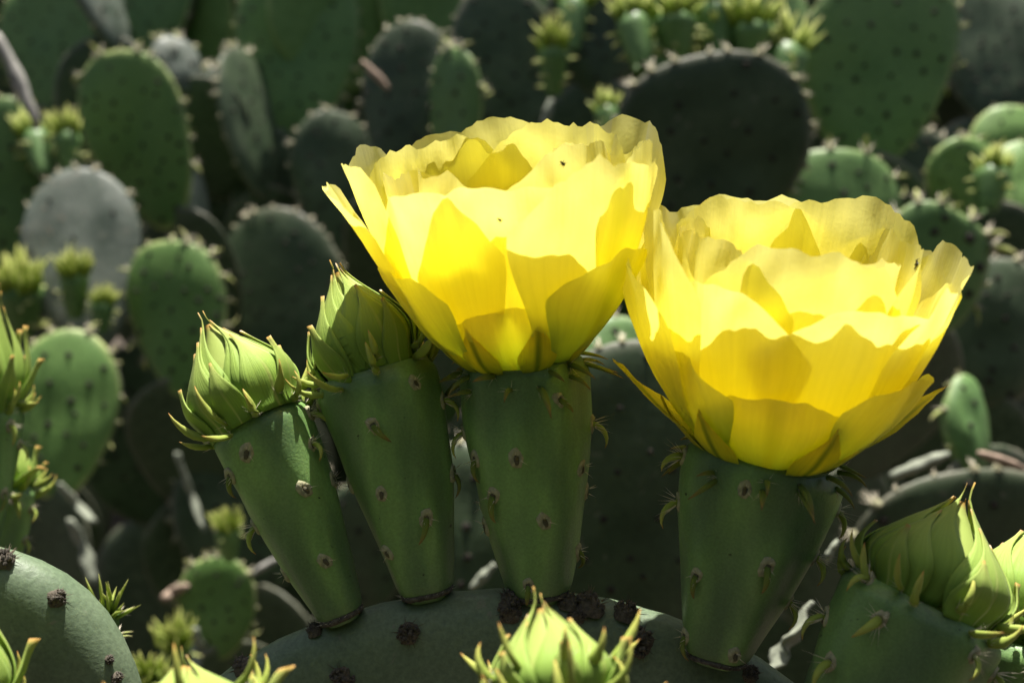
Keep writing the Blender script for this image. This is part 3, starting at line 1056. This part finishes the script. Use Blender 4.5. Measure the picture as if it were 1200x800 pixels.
make_bud('plump olive-green bud shaded by the open flower above it', (965, 945), (1082, 702), (1130, 580), 0.276, 62, 96, 79,
         [(-40, 0.86, 'h'), (-62, 0.98, 'h'), (22, 0.9, 'h'), (-85, 0.75, 'h'), (-60, 0.6, 'h'), (70, 0.85, 'h'), (20, 0.5, 'f')], 23, (0, 0), mat='fruit_dark', d_apex=0.004, flare=0.08)
make_bud('bright sunlit bud partly cut off, just beyond the plump olive-green bud', (1190, 960), (1206, 742), (1226, 606), 0.30, 50, 88, 82,
         [(-70, 0.9, 'h'), (-20, 0.9, 'h')], 24, (0, 0), d_apex=0.012)
make_bud('sunlit pointed bud with spreading orange-tipped leaves in front of the flower-bearing pad', (650, 1040), (650, 822), (632, 704), 0.225, 50, 78, 66,
         [(0, 0.8, 'h')], 25, (0, 0), d_apex=0.008, flare=0.2, rings=3, ring_up=0.3)
make_bud('low yellow-green bud with several orange leaf tips beside the smooth blue-grey pad', (250, 1080), (226, 880), (213, 772), 0.225, 50, 88, 84,
         [(0, 0.8, 'h')], 26, (0, 0), d_apex=0.008, flare=0.3, rings=3, ring_up=0.45)
make_bud('bud mostly cut off, its curved leaf pointing over the smooth blue-grey pad', (-60, 960), (-62, 830), (-70, 690), 0.245, 40, 70, 66,
         [(0, 0.8, 'h')], 27, (0, 0), d_apex=0.0, flare=0.6)
make_bud('slender bud beside the round green pad with leafy rim, topped by pale curved leaves', (-38, 700), (-12, 470), (-2, 350), 0.42, 22, 40, 36,
         [(60, 0.9, 'h'), (86, 0.8, 'h'), (70, 0.55, 'f')], 28, (0, 0), d_apex=0.0, flare=0.5)
make_bud('lower small bud with yellowish spiky tip beside the round green pad', (-8, 690), (6, 566), (14, 506), 0.46, 22, 36, 28,
         [(40, 0.9, 'h'), (80, 0.8, 'h'), (80, 0.5, 'h'), (10, 0.6, 'f')], 29, (0, 0), d_apex=0.0, flare=0.5)

# ------------------------------------------------------------------ tiny insects sitting on the petals
M['insect'] = plain('insect', (0.02, 0.016, 0.012), 0.35, 900, 0.3)
bpy.context.view_layer.update()
dg = bpy.context.evaluated_depsgraph_get()
for k, (px, py, sz, lab) in enumerate([(1075, 310, 1.0, 'tiny dark beetle on a back petal of the flower beside the plump bud'),
                                       (660, 192, 0.6, 'minute dark insect high on an inner petal of the flower on upright fruit'),
                                       (586, 258, 0.5, 'minute dark speck of an insect on the front petal of the flower on upright fruit')]):
    dr = (P(px, py, 1.0) - EYE).normalized()
    hit, loc, nrm, _, ho, _ = scn.ray_cast(dg, EYE + dr * 0.05, dr, distance=1.0)
    if not hit:
        continue
    if nrm.dot(dr) > 0:
        nrm = -nrm
    mb = MB()
    mb.dome(V((0, 0, -0.0001)), 0.0006, 0.0011, 0.0007, 4, 10)
    mb.dome(V((0, 0.0012, -0.0001)), 0.0004, 0.0005, 0.0005, 3, 8)
    for sx in (-1, 1):
        for j in (-1, 0, 1):
            mb.tube([V((0.0004 * sx, 0.0005 * j, 0.0002)), V((0.0011 * sx, 0.0008 * j, 0.0004)), V((0.0015 * sx, 0.001 * j, 0.0))], [0.00008, 0.00007, 0.00004], 4)
    o = obj('beetle', mb.build('beetle', M['insect']))
    o.matrix_world = frame(loc, nrm, V((0.6, 0.1, 0.8))) @ Matrix.Scale(sz, 4)
    tag(o, lab, 'insect')

# ------------------------------------------------------------------ pads behind
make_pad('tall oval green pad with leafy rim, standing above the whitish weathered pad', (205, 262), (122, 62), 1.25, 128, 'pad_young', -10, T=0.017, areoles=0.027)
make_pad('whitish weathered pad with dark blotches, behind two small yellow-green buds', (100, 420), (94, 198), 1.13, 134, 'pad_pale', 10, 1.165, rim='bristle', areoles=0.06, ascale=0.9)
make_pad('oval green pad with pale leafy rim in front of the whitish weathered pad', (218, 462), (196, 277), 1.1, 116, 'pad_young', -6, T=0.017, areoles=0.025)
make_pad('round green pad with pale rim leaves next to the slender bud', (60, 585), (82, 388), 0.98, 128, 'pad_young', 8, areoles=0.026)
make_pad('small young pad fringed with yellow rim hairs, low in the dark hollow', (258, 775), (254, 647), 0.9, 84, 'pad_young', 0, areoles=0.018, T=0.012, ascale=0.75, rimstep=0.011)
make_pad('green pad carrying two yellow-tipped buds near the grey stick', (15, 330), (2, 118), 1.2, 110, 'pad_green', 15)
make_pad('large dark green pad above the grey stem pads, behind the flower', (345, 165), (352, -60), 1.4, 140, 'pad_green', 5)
make_pad('dark grey pad overlapping the tall oval green pad', (258, 255), (240, 75), 1.42, 110, 'pad_grey_shade', 12, rim='bristle')
make_pad('narrow grey pad seen nearly edge-on beside the dark grey pad', (310, 235), (278, 55), 1.36, 46, 'pad_grey_shade', 62, rim='bristle')
make_pad('dark shaded pad with a white frosted rim behind the first flower', (475, 225), (482, 25), 1.2, 112, 'pad_grey_shade', -8, rim='bristle')
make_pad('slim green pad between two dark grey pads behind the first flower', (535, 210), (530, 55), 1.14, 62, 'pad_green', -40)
make_pad('tall dark grey pad under the spiky yellow-green bud', (610, 190), (585, -30), 1.3, 120, 'pad_grey_shade', 10, rim='bristle')
make_pad('broad dark grey pad with rows of dark spots between the two flowers', (842, 290), (826, 62), 1.0, 228, 'pad_grey_shade', 0, 0.965, rim='bristle', areoles=0.038, ascale=1.15)
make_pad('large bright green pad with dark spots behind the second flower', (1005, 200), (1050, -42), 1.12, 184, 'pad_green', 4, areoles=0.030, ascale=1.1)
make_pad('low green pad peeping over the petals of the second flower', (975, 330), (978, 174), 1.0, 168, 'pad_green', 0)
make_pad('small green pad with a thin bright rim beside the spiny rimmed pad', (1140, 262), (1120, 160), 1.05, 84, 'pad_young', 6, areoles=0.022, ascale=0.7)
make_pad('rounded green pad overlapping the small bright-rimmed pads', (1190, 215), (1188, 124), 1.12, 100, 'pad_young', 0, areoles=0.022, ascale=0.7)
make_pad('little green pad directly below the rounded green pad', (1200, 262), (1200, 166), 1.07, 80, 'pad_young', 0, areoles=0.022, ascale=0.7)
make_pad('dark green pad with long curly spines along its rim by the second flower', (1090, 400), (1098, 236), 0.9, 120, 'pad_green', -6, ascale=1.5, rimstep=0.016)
make_pad('grey shaded pad filling the corner above the small bright-rimmed pads', (1165, 150), (1160, -20), 1.45, 130, 'pad_grey_shade', 0, rim='bristle')
make_pad('dark pad with lit cracked top edge above the plump olive-green bud', (1130, 760), (1135, 545), 0.72, 260, 'pad_grey_shade', 6, 0.69, rim='bristle', areoles=0.035)
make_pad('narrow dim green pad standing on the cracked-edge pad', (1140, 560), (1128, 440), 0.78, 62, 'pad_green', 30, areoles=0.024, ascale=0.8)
make_pad('dark pad in deep shade between the two fruits with open flowers', (745, 760), (740, 400), 0.62, 300, 'pad_grey_shade', 4, areoles=0.028, rim='bristle', ascale=0.8)
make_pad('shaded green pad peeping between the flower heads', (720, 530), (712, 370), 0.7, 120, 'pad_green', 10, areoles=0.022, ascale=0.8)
make_pad('dark pad in shade behind the fruit of the second bud', (548, 760), (545, 520), 0.7, 150, 'pad_grey_shade', -4, areoles=0.03, rim='bristle')
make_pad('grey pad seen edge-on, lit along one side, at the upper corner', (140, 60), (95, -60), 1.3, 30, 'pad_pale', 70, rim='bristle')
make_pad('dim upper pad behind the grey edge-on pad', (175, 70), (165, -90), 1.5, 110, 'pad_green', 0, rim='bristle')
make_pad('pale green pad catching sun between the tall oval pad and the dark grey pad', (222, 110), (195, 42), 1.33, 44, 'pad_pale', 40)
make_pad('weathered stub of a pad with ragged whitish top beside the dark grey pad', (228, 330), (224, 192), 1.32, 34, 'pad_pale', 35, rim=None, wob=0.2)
make_pad('dark pad in the hollow below the oval green pads', (190, 620), (180, 400), 1.25, 190, 'pad_grey_shade', 12, rim='bristle')
make_pad('dark shaded pad behind the slanting fruit', (330, 480), (322, 250), 1.3, 170, 'pad_grey_shade', -10, rim='bristle')
make_pad('dark pad in the deep hollow above the small young pad', (300, 700), (290, 500), 1.15, 180, 'pad_grey_shade', 8, rim='bristle')
make_pad('shaded pad with dark spots under the curly-spined pad', (1165, 480), (1160, 300), 1.0, 130, 'pad_grey_shade', -8, rim='bristle')


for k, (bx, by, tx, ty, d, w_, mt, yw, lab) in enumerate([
    (700, 110, 705, -40, 1.3, 120, 'pad_grey_shade', 14, 'grey-green pad behind the lone spiky bud, above the broad dark grey pad'),
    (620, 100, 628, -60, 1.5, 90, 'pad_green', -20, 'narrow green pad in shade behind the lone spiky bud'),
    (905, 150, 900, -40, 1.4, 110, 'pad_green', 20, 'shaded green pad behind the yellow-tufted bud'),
    (1085, 330, 1075, 150, 1.3, 100, 'pad_grey_shade', 10, 'dim grey pad between the large bright green pad and the small bright-rimmed ones'),
    (400, 300, 395, 130, 1.35, 100, 'pad_grey_shade', 20, 'dim pad with frosted rim just behind the long reaching petal'),
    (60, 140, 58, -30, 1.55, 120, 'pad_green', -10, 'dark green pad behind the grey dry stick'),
    (20, 720, 40, 560, 1.1, 130, 'pad_grey_shade', 14, 'shaded pad under the round green pad with pale rim leaves'),
    (430, 720, 425, 560, 0.95, 110, 'pad_grey_shade', -12, 'dark pad glimpsed between the two slim fruits with buds'),
    (1010, 560, 1040, 400, 1.05, 120, 'pad_grey_shade', 0, 'dim pad just under the second flower, behind the pointed sepal'),
]):
    make_pad(lab, (bx, by), (tx, ty), d, w_, mt, yw, rim='bristle' if mt == 'pad_grey_shade' else 'leaf')


# ------------------------------------------------------------------ small far buds: green stalk with a spiky yellow-green tuft
def tuft_bud(label, base, top, d, width, seed, group='small yellow-green buds on the pads behind'):
    rg = random.Random(seed)
    b, t = P(*base, d), P(top[0] + rg.uniform(-9, 9), top[1] + rg.uniform(-6, 8), d + rg.uniform(-0.03, 0.03))
    L = (t - b).length
    width *= rg.uniform(0.75, 1.15)
    Wd = m_of(width, d)
    root = empty('cactus_bud', frame(b, t - b))
    tag(root, label, 'cactus bud', group)
    mb = MB()
    pts = []
    nr = 9
    for j in range(nr):
        u = j / (nr - 1)
        for i in range(12):
            q = 2 * math.pi * i / 12
            r_ = Wd / 2 * lerp(0.45, 1.0, u ** 0.7) * (1 + 0.06 * math.cos(5 * q + seed)) * (1 - 0.3 * sstep(0.85, 1, u))
            pts.append(V((math.cos(q) * r_, math.sin(q) * r_, u * L * 0.62)))
    mb.grid(pts, 12, nr, None, True)
    obj('fruit', mb.build('fruit', M['pad_green']), root)
    mb = MB()
    for k in range(34):
        q = rg.uniform(0, 6.283); s = rg.uniform(0, 1) ** 0.7
        p0 = V((math.cos(q) * Wd * 0.42 * s, math.sin(q) * Wd * 0.42 * s, L * 0.58))
        o_ = V((math.cos(q), math.sin(q), 0))
        ln = L * rg.uniform(0.3, 0.5) * (1.1 - 0.4 * s)
        d1 = (V((0, 0, 1)) + o_ * s * rg.uniform(0.3, 0.9)).normalized()
        d2 = (d1 + o_ * rg.uniform(-0.5, 0.5)).normalized()
        mb.tube([p0, p0 + d1 * ln * 0.5, p0 + d1 * ln * 0.5 + d2 * ln * 0.5], [Wd * 0.075, Wd * 0.06, Wd * 0.006], 5, 0)
    obj('leaf_tuft', mb.build('leaf_tuft', M['tuft']), root)
    for k in range(9):
        mb = MB()
        hook(mb, L * 0.16, Wd * 0.06, 0.3, rg.uniform(-1.5, 1.5), 0, 0, n=5)
        spines(mb, rg, 4, L * 0.1, 0.0003, 1.0, 1)
        q = rg.uniform(0, 6.283); u = rg.uniform(0.15, 0.85)
        o_ = V((math.cos(q), math.sin(q), 0.1)).normalized()
        m = frame(V((math.cos(q), math.sin(q), 0)) * (Wd / 2 * lerp(0.45, 1.0, u ** 0.7)) + V((0, 0, u * L * 0.62)), o_, V((0, 0, 1)))
        obj('areole', mb.build('areole', [M['rim_leaf'], M['spine']]), root, m)
    return root


for k, (lab, b, t_, d, w_) in enumerate([
    ('spiky yellow-green bud standing alone above the first flower', (650, 112), (650, 18), 1.1, 34),
    ('small bright tuft of a bud just over the first flower petals', (712, 165), (712, 104), 1.08, 36),
    ('yellow-green bud on the pad top, behind the lone spiky bud', (668, 60), (666, -30), 1.25, 46),
    ('first plump bud on the rim of the broad dark grey pad', (752, 78), (735, -10), 1.02, 48),
    ('second plump bud on the rim of the broad dark grey pad', (792, 70), (788, -18), 1.04, 50),
    ('tall bud rising from the top of the broad dark grey pad', (838, 72), (842, -30), 1.05, 56),
    ('green bud leaning between the broad grey pad and the bright green pad', (880, 90), (890, -14), 1.06, 60),
    ('yellow-tufted bud touching the large bright green pad', (912, 130), (938, 12), 1.04, 62),
    ('yellow-tufted bud in front of the small bright-rimmed pad', (1158, 246), (1163, 164), 0.96, 40),
    ('small bud with yellow top in front of the whitish weathered pad', (88, 372), (84, 292), 1.1, 34),
    ('short bright bud tuft beside the small yellow-topped bud', (118, 390), (116, 334), 1.09, 34),
    ('dull green bud near the whitish weathered pad', (25, 395), (24, 290), 1.12, 50),
    ('yellow-tipped bud on the green pad by the grey stick', (52, 205), (42, 126), 1.17, 40),
    ('second yellow-tipped bud on the green pad by the grey stick', (84, 205), (78, 124), 1.18, 36),
    ('bright green tuft on the rim of the smooth blue-grey pad', (128, 762), (112, 690), 0.36, 42),
    ('tiny green bud in the dark hollow beside the small young pad', (208, 800), (206, 722), 0.8, 34),
    ('green tuft behind the slanting fruit above the small young pad', (270, 655), (266, 586), 0.88, 36),
    ('green bud low in the shade near the small young pad', (165, 830), (172, 770), 0.6, 34),
]):
    tuft_bud(lab, b, t_, d, w_, 60 + k)


# ------------------------------------------------------------------ dry stick, twigs, pale slivers, and strips standing in for sunlit rims
def sliver(label, name, cat, pts, d, rad, mat, flat=0.4, seed=0):
    path = [P(x, y, d + dz) for x, y, dz in pts]
    fine = []
    for a, b in zip(path, path[1:]):
        for k in range(5):
            fine.append(a.lerp(b, k / 5))
    fine.append(path[-1])
    n_ = len(fine)
    mb = MB()
    rads = [m_of(rad, d) * (0.25 + 0.75 * math.sin(math.pi * (0.12 + 0.76 * k / (n_ - 1)))) * (1 + 0.35 * noise.noise(V((k * 0.45, seed, 0)))) for k in range(n_)]
    org = fine[0].copy()
    fine = [p + V((noise.noise(V((k * 0.4, seed, 1))), noise.noise(V((k * 0.4, seed, 2))), 0)) * m_of(rad, d) * 0.3 - org for k, p in enumerate(fine)]
    mb.tube(fine, rads, 9, 0, True, flat)
    o = obj(name, mb.build(name, M[mat]))
    o.location = org
    tag(o, label, cat)
    return o


sliver('grey dry stick slanting over the green pad with two yellow-tipped buds', 'dry_stick', 'stick', [(-4, 40, 0.0), (20, 90, 0), (45, 150, 0)], 1.08, 9, 'twig', 0.9, 1)
sliver('curled pale sliver hanging in the dark hollow', 'pale_sliver', 'dry leaf', [(70, 566, 0.0), (90, 590, 0.01), (110, 612, 0)], 0.95, 11, 'dry', 0.35, 2)  # pale flattened slivers low in the hollow
sliver('long pale sliver below the curled one in the dark hollow', 'pale_sliver', 'dry leaf', [(82, 608, 0.0), (98, 640, 0.01), (108, 684, 0)], 0.93, 14, 'dry', 0.35, 3)
sliver('pale tapered sliver leaning on the small young pad', 'pale_sliver', 'dry leaf', [(228, 735, 0.0), (232, 760, 0.01), (224, 790, 0)], 0.86, 10, 'dry', 0.4, 4)
sliver('pinkish dry husk beside the small young pad', 'husk_and_lit_strip', 'dry husk', [(192, 702, 0.0), (204, 692, 0.01), (218, 686, 0)], 0.88, 9, 'dry_pink', 0.7, 5)
sliver('faint grey dead strip behind the slanting fruit', 'pale_sliver', 'dry leaf', [(208, 530, 0.0), (222, 575, 0.01), (240, 622, 0)], 0.95, 9, 'dry', 0.3, 6)
sliver('thin grey twig near the base of the slanting fruit', 'dry_twig', 'twig', [(296, 672, 0.0), (312, 662, 0.0), (330, 652, 0)], 0.85, 5, 'twig', 0.9, 7)
sliver('dry twig showing between the two fruit bases', 'dry_twig', 'twig', [(552, 690, 0.0), (566, 676, 0.0), (580, 660, 0)], 0.6, 8, 'dry', 0.8, 8)
sliver('pale dry stalk above the first flower under the lone spiky bud', 'dry_twig', 'twig', [(636, 150, 0.0), (642, 132, 0.0), (646, 116, 0)], 1.02, 6, 'dry', 0.8, 9)
sliver('brownish twig crossing the dark pads behind the first flower', 'dry_twig', 'twig', [(424, 72, 0.0), (440, 88, 0.0), (456, 104, 0)], 1.08, 6, 'dry_pink', 0.8, 10)
sliver('pale strip added for the sunlit cracked rim above the plump olive-green bud', 'husk_and_lit_strip', 'dry husk', [(1044, 560, 0.0), (1075, 545, 0.0), (1112, 532, 0)], 0.66, 15, 'dry', 0.5, 11)  # added strip imitating the dark pad's sunlit top edge
sliver('pinkish strip added for the sunlit cracked rim beside the narrow dim green pad', 'husk_and_lit_strip', 'dry husk', [(1146, 530, 0.0), (1175, 540, 0.0), (1204, 550, 0)], 0.66, 11, 'dry_pink', 0.5, 12)  # continues the imitated sunlit edge in a pinkish tone
sliver('pale sliver standing in for a sunlit pad between the leaning fruit and the plump bud', 'husk_and_lit_strip', 'dry husk', [(898, 790, 0.0), (928, 748, 0.0), (952, 705, 0)], 0.42, 24, 'dry', 0.25, 13)  # stands in for a sunlit pad glimpsed through the gap
sliver('thin bright splinter above the thick pale sliver between fruit and plump bud', 'dry_twig', 'twig', [(968, 660, 0.0), (974, 645, 0.0), (982, 632, 0)], 0.45, 7, 'dry', 0.6, 14)

# ------------------------------------------------------------------ lower pads that carry the visible ones, and the thicket behind
VAR = []
for k in range(6):
    me, S_ = pad_mesh('cactus_pad', 1.0, rng.uniform(0.7, 0.9), 0.1, 200 + k, M[['pad_grey_shade', 'pad_green', 'pad_grey_shade', 'pad_green', 'pad_grey_shade', 'pad_grey_shade'][k]], 0.2, rng.uniform(-0.1, 0.1), 30, 7, 0.06)
    VAR.append(me)


LOW = []
for k in range(4):
    me, S_ = pad_mesh('thicket_pad', 1.0, rng.uniform(0.7, 0.9), 0.1, 300 + k, M['pad_grey_shade'], 0.2, rng.uniform(-0.1, 0.1), 22, 4, 0.08)
    LOW.append(me)


def plain_pad(b, direction, L, facing, k, label, group):
    z = direction.normalized()
    x = (facing - z * facing.dot(z)).normalized()
    m = frame(b, z, x) @ Matrix.Scale(L, 4)
    o = bpy.data.objects.new('cactus_pad', VAR[k])
    col.objects.link(o)
    o.matrix_world = m
    tag(o, label, 'cactus pad', group)
    return o


def seen_size(e):
    c = e[0] + e[1].normalized() * e[2] * 0.5 - EYE
    dd = max(0.1, c.dot(FWD))
    x, y = c.dot(RGT) / dd * FPX, c.dot(UPV) / dd * FPX
    rad = e[2] * 0.5 / dd * FPX
    return (0 if abs(x) < 600 + rad and abs(y) < 400 + rad else 1, dd)


hidden = []
for (b, ax, W) in SUPPORTS:
    p = b + ax * 0.01
    for k in range(8):
        if p.z < 0.03:
            break
        L = min(0.22, max(0.15, W * 1.3))
        d_ = (V((rng.uniform(-0.35, 0.35), rng.uniform(-0.05, 0.35), -1))).normalized()
        low = p + d_ * L
        if low.z < -0.02:
            low = p + d_ * (p.z + 0.02) / -d_.z
        e = (low, p - low, (p - low).length + 0.008, V((1, rng.uniform(-0.6, 0.6), 0)))
        kk = rng.choice([0, 2, 4, 5])  # only the darkened skin, so shade is painted into the lower pads
        if seen_size(e)[0] == 0:
            plain_pad(*e, kk, 'dull shaded lower pad holding up the pads above it', 'shaded lower pads of the thicket')
        else:
            hidden.append(e)
        p = low + V((0, 0, 0.01))


def grow(x, y, top_z, lst, rg, L0=(0.17, 0.26)):
    """a prickly pear clump: pads grown out of pads"""
    stack = [(V((x, y, -0.02)), V((rg.uniform(-.2, .2), rg.uniform(-.2, .2), 1)), 0)]
    while stack and len(lst) < 4000:
        b, d_, gen = stack.pop()
        L = rg.uniform(*L0)
        d_ = d_.normalized()
        f = V((1, rg.uniform(-1.3, 1.3), 0)).normalized()
        lst.append((b, d_, L, f))
        tip = b + d_ * L
        if tip.z > top_z or gen > 14:
            continue
        for k in range(rg.choice([1, 1, 2, 2]) if gen else 3):
            s = rg.uniform(-0.3, 0.3)
            b2 = b + d_ * L * (0.97 - abs(s) * 0.5) + f * s * L
            d2 = V((d_.x * 0.3 + f.x * s * 1.6 + rg.uniform(-.25, .25), d_.y * 0.3 + f.y * s * 1.6 + rg.uniform(-.25, .25), 1.0))
            if rg.random() < 0.62 or k == 0:
                stack.append((b2, d2, gen + 1))


near = []
for k in range(12):
    grow(-1.3 + 2.6 * k / 11 + rng.uniform(-.1, .1), rng.uniform(1.7, 2.05), rng.uniform(1.0, 1.3), near, rng)


near.sort(key=seen_size)
for (b, d_, L, f) in near[:120]:
    plain_pad(b, d_, L, f, rng.randrange(6), 'dim pad in the dark thicket behind the flowers', 'dim pads of the thicket behind')
far = near[120:] + hidden
for k in range(26):
    grow(-2.6 + 5.2 * k / 25 + rng.uniform(-.15, .15), rng.uniform(2.3, 3.4), rng.uniform(1.8, 2.9), far, rng, (0.2, 0.3))
for k in range(22):
    sd_ = -1 if k % 2 else 1
    grow(sd_ * rng.uniform(1.5, 4.6), rng.uniform(0.9, 3.6) if abs(k) > 3 else rng.uniform(2.5, 4.0), rng.uniform(1.2, 2.2), far, rng, (0.2, 0.3))
for k in range(14):
    sd_ = -1 if k % 2 else 1
    grow(sd_ * (1.5 + 0.12 * k), 0.2 + 0.16 * k + rng.uniform(-.1, .1), rng.uniform(1.1, 1.7), far, rng, (0.2, 0.3))
sky_block = []  # unseen clumps round the camera, added to block sky light
for k in range(16):
    a_ = R(200 + 140 * k / 15)
    rr_ = rng.uniform(1.25, 1.7)
    grow(math.cos(a_) * rr_ * 1.2, math.sin(a_) * rr_ + 0.1, rng.uniform(1.4, 1.9), sky_block, rng, (0.22, 0.32))
far = far + sky_block[:900]
print('thicket pads', len(far))
vs_, fs_, mi_ = [], [], []
for (b, d_, L, f) in far:
    green_ = 1 if rng.random() < 0.18 else 0  # mostly the darkened skin, so the far gaps hold painted shade
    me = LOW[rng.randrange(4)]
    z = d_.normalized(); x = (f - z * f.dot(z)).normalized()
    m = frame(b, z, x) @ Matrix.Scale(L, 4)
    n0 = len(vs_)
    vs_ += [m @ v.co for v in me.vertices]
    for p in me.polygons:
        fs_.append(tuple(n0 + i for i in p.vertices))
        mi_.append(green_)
o = obj('cactus_thicket', mesh('cactus_thicket', vs_, fs_, [M['pad_grey_shade'], M['pad_green']], None, mi_))
tag(o, 'tall dense prickly pear thicket mostly in shade, plus unseen clumps added around to block sky light', 'thicket', kind='stuff')
print('pads', PADN[0], 'near', len(near), 'far', len(far), 'objects', len(bpy.data.objects))
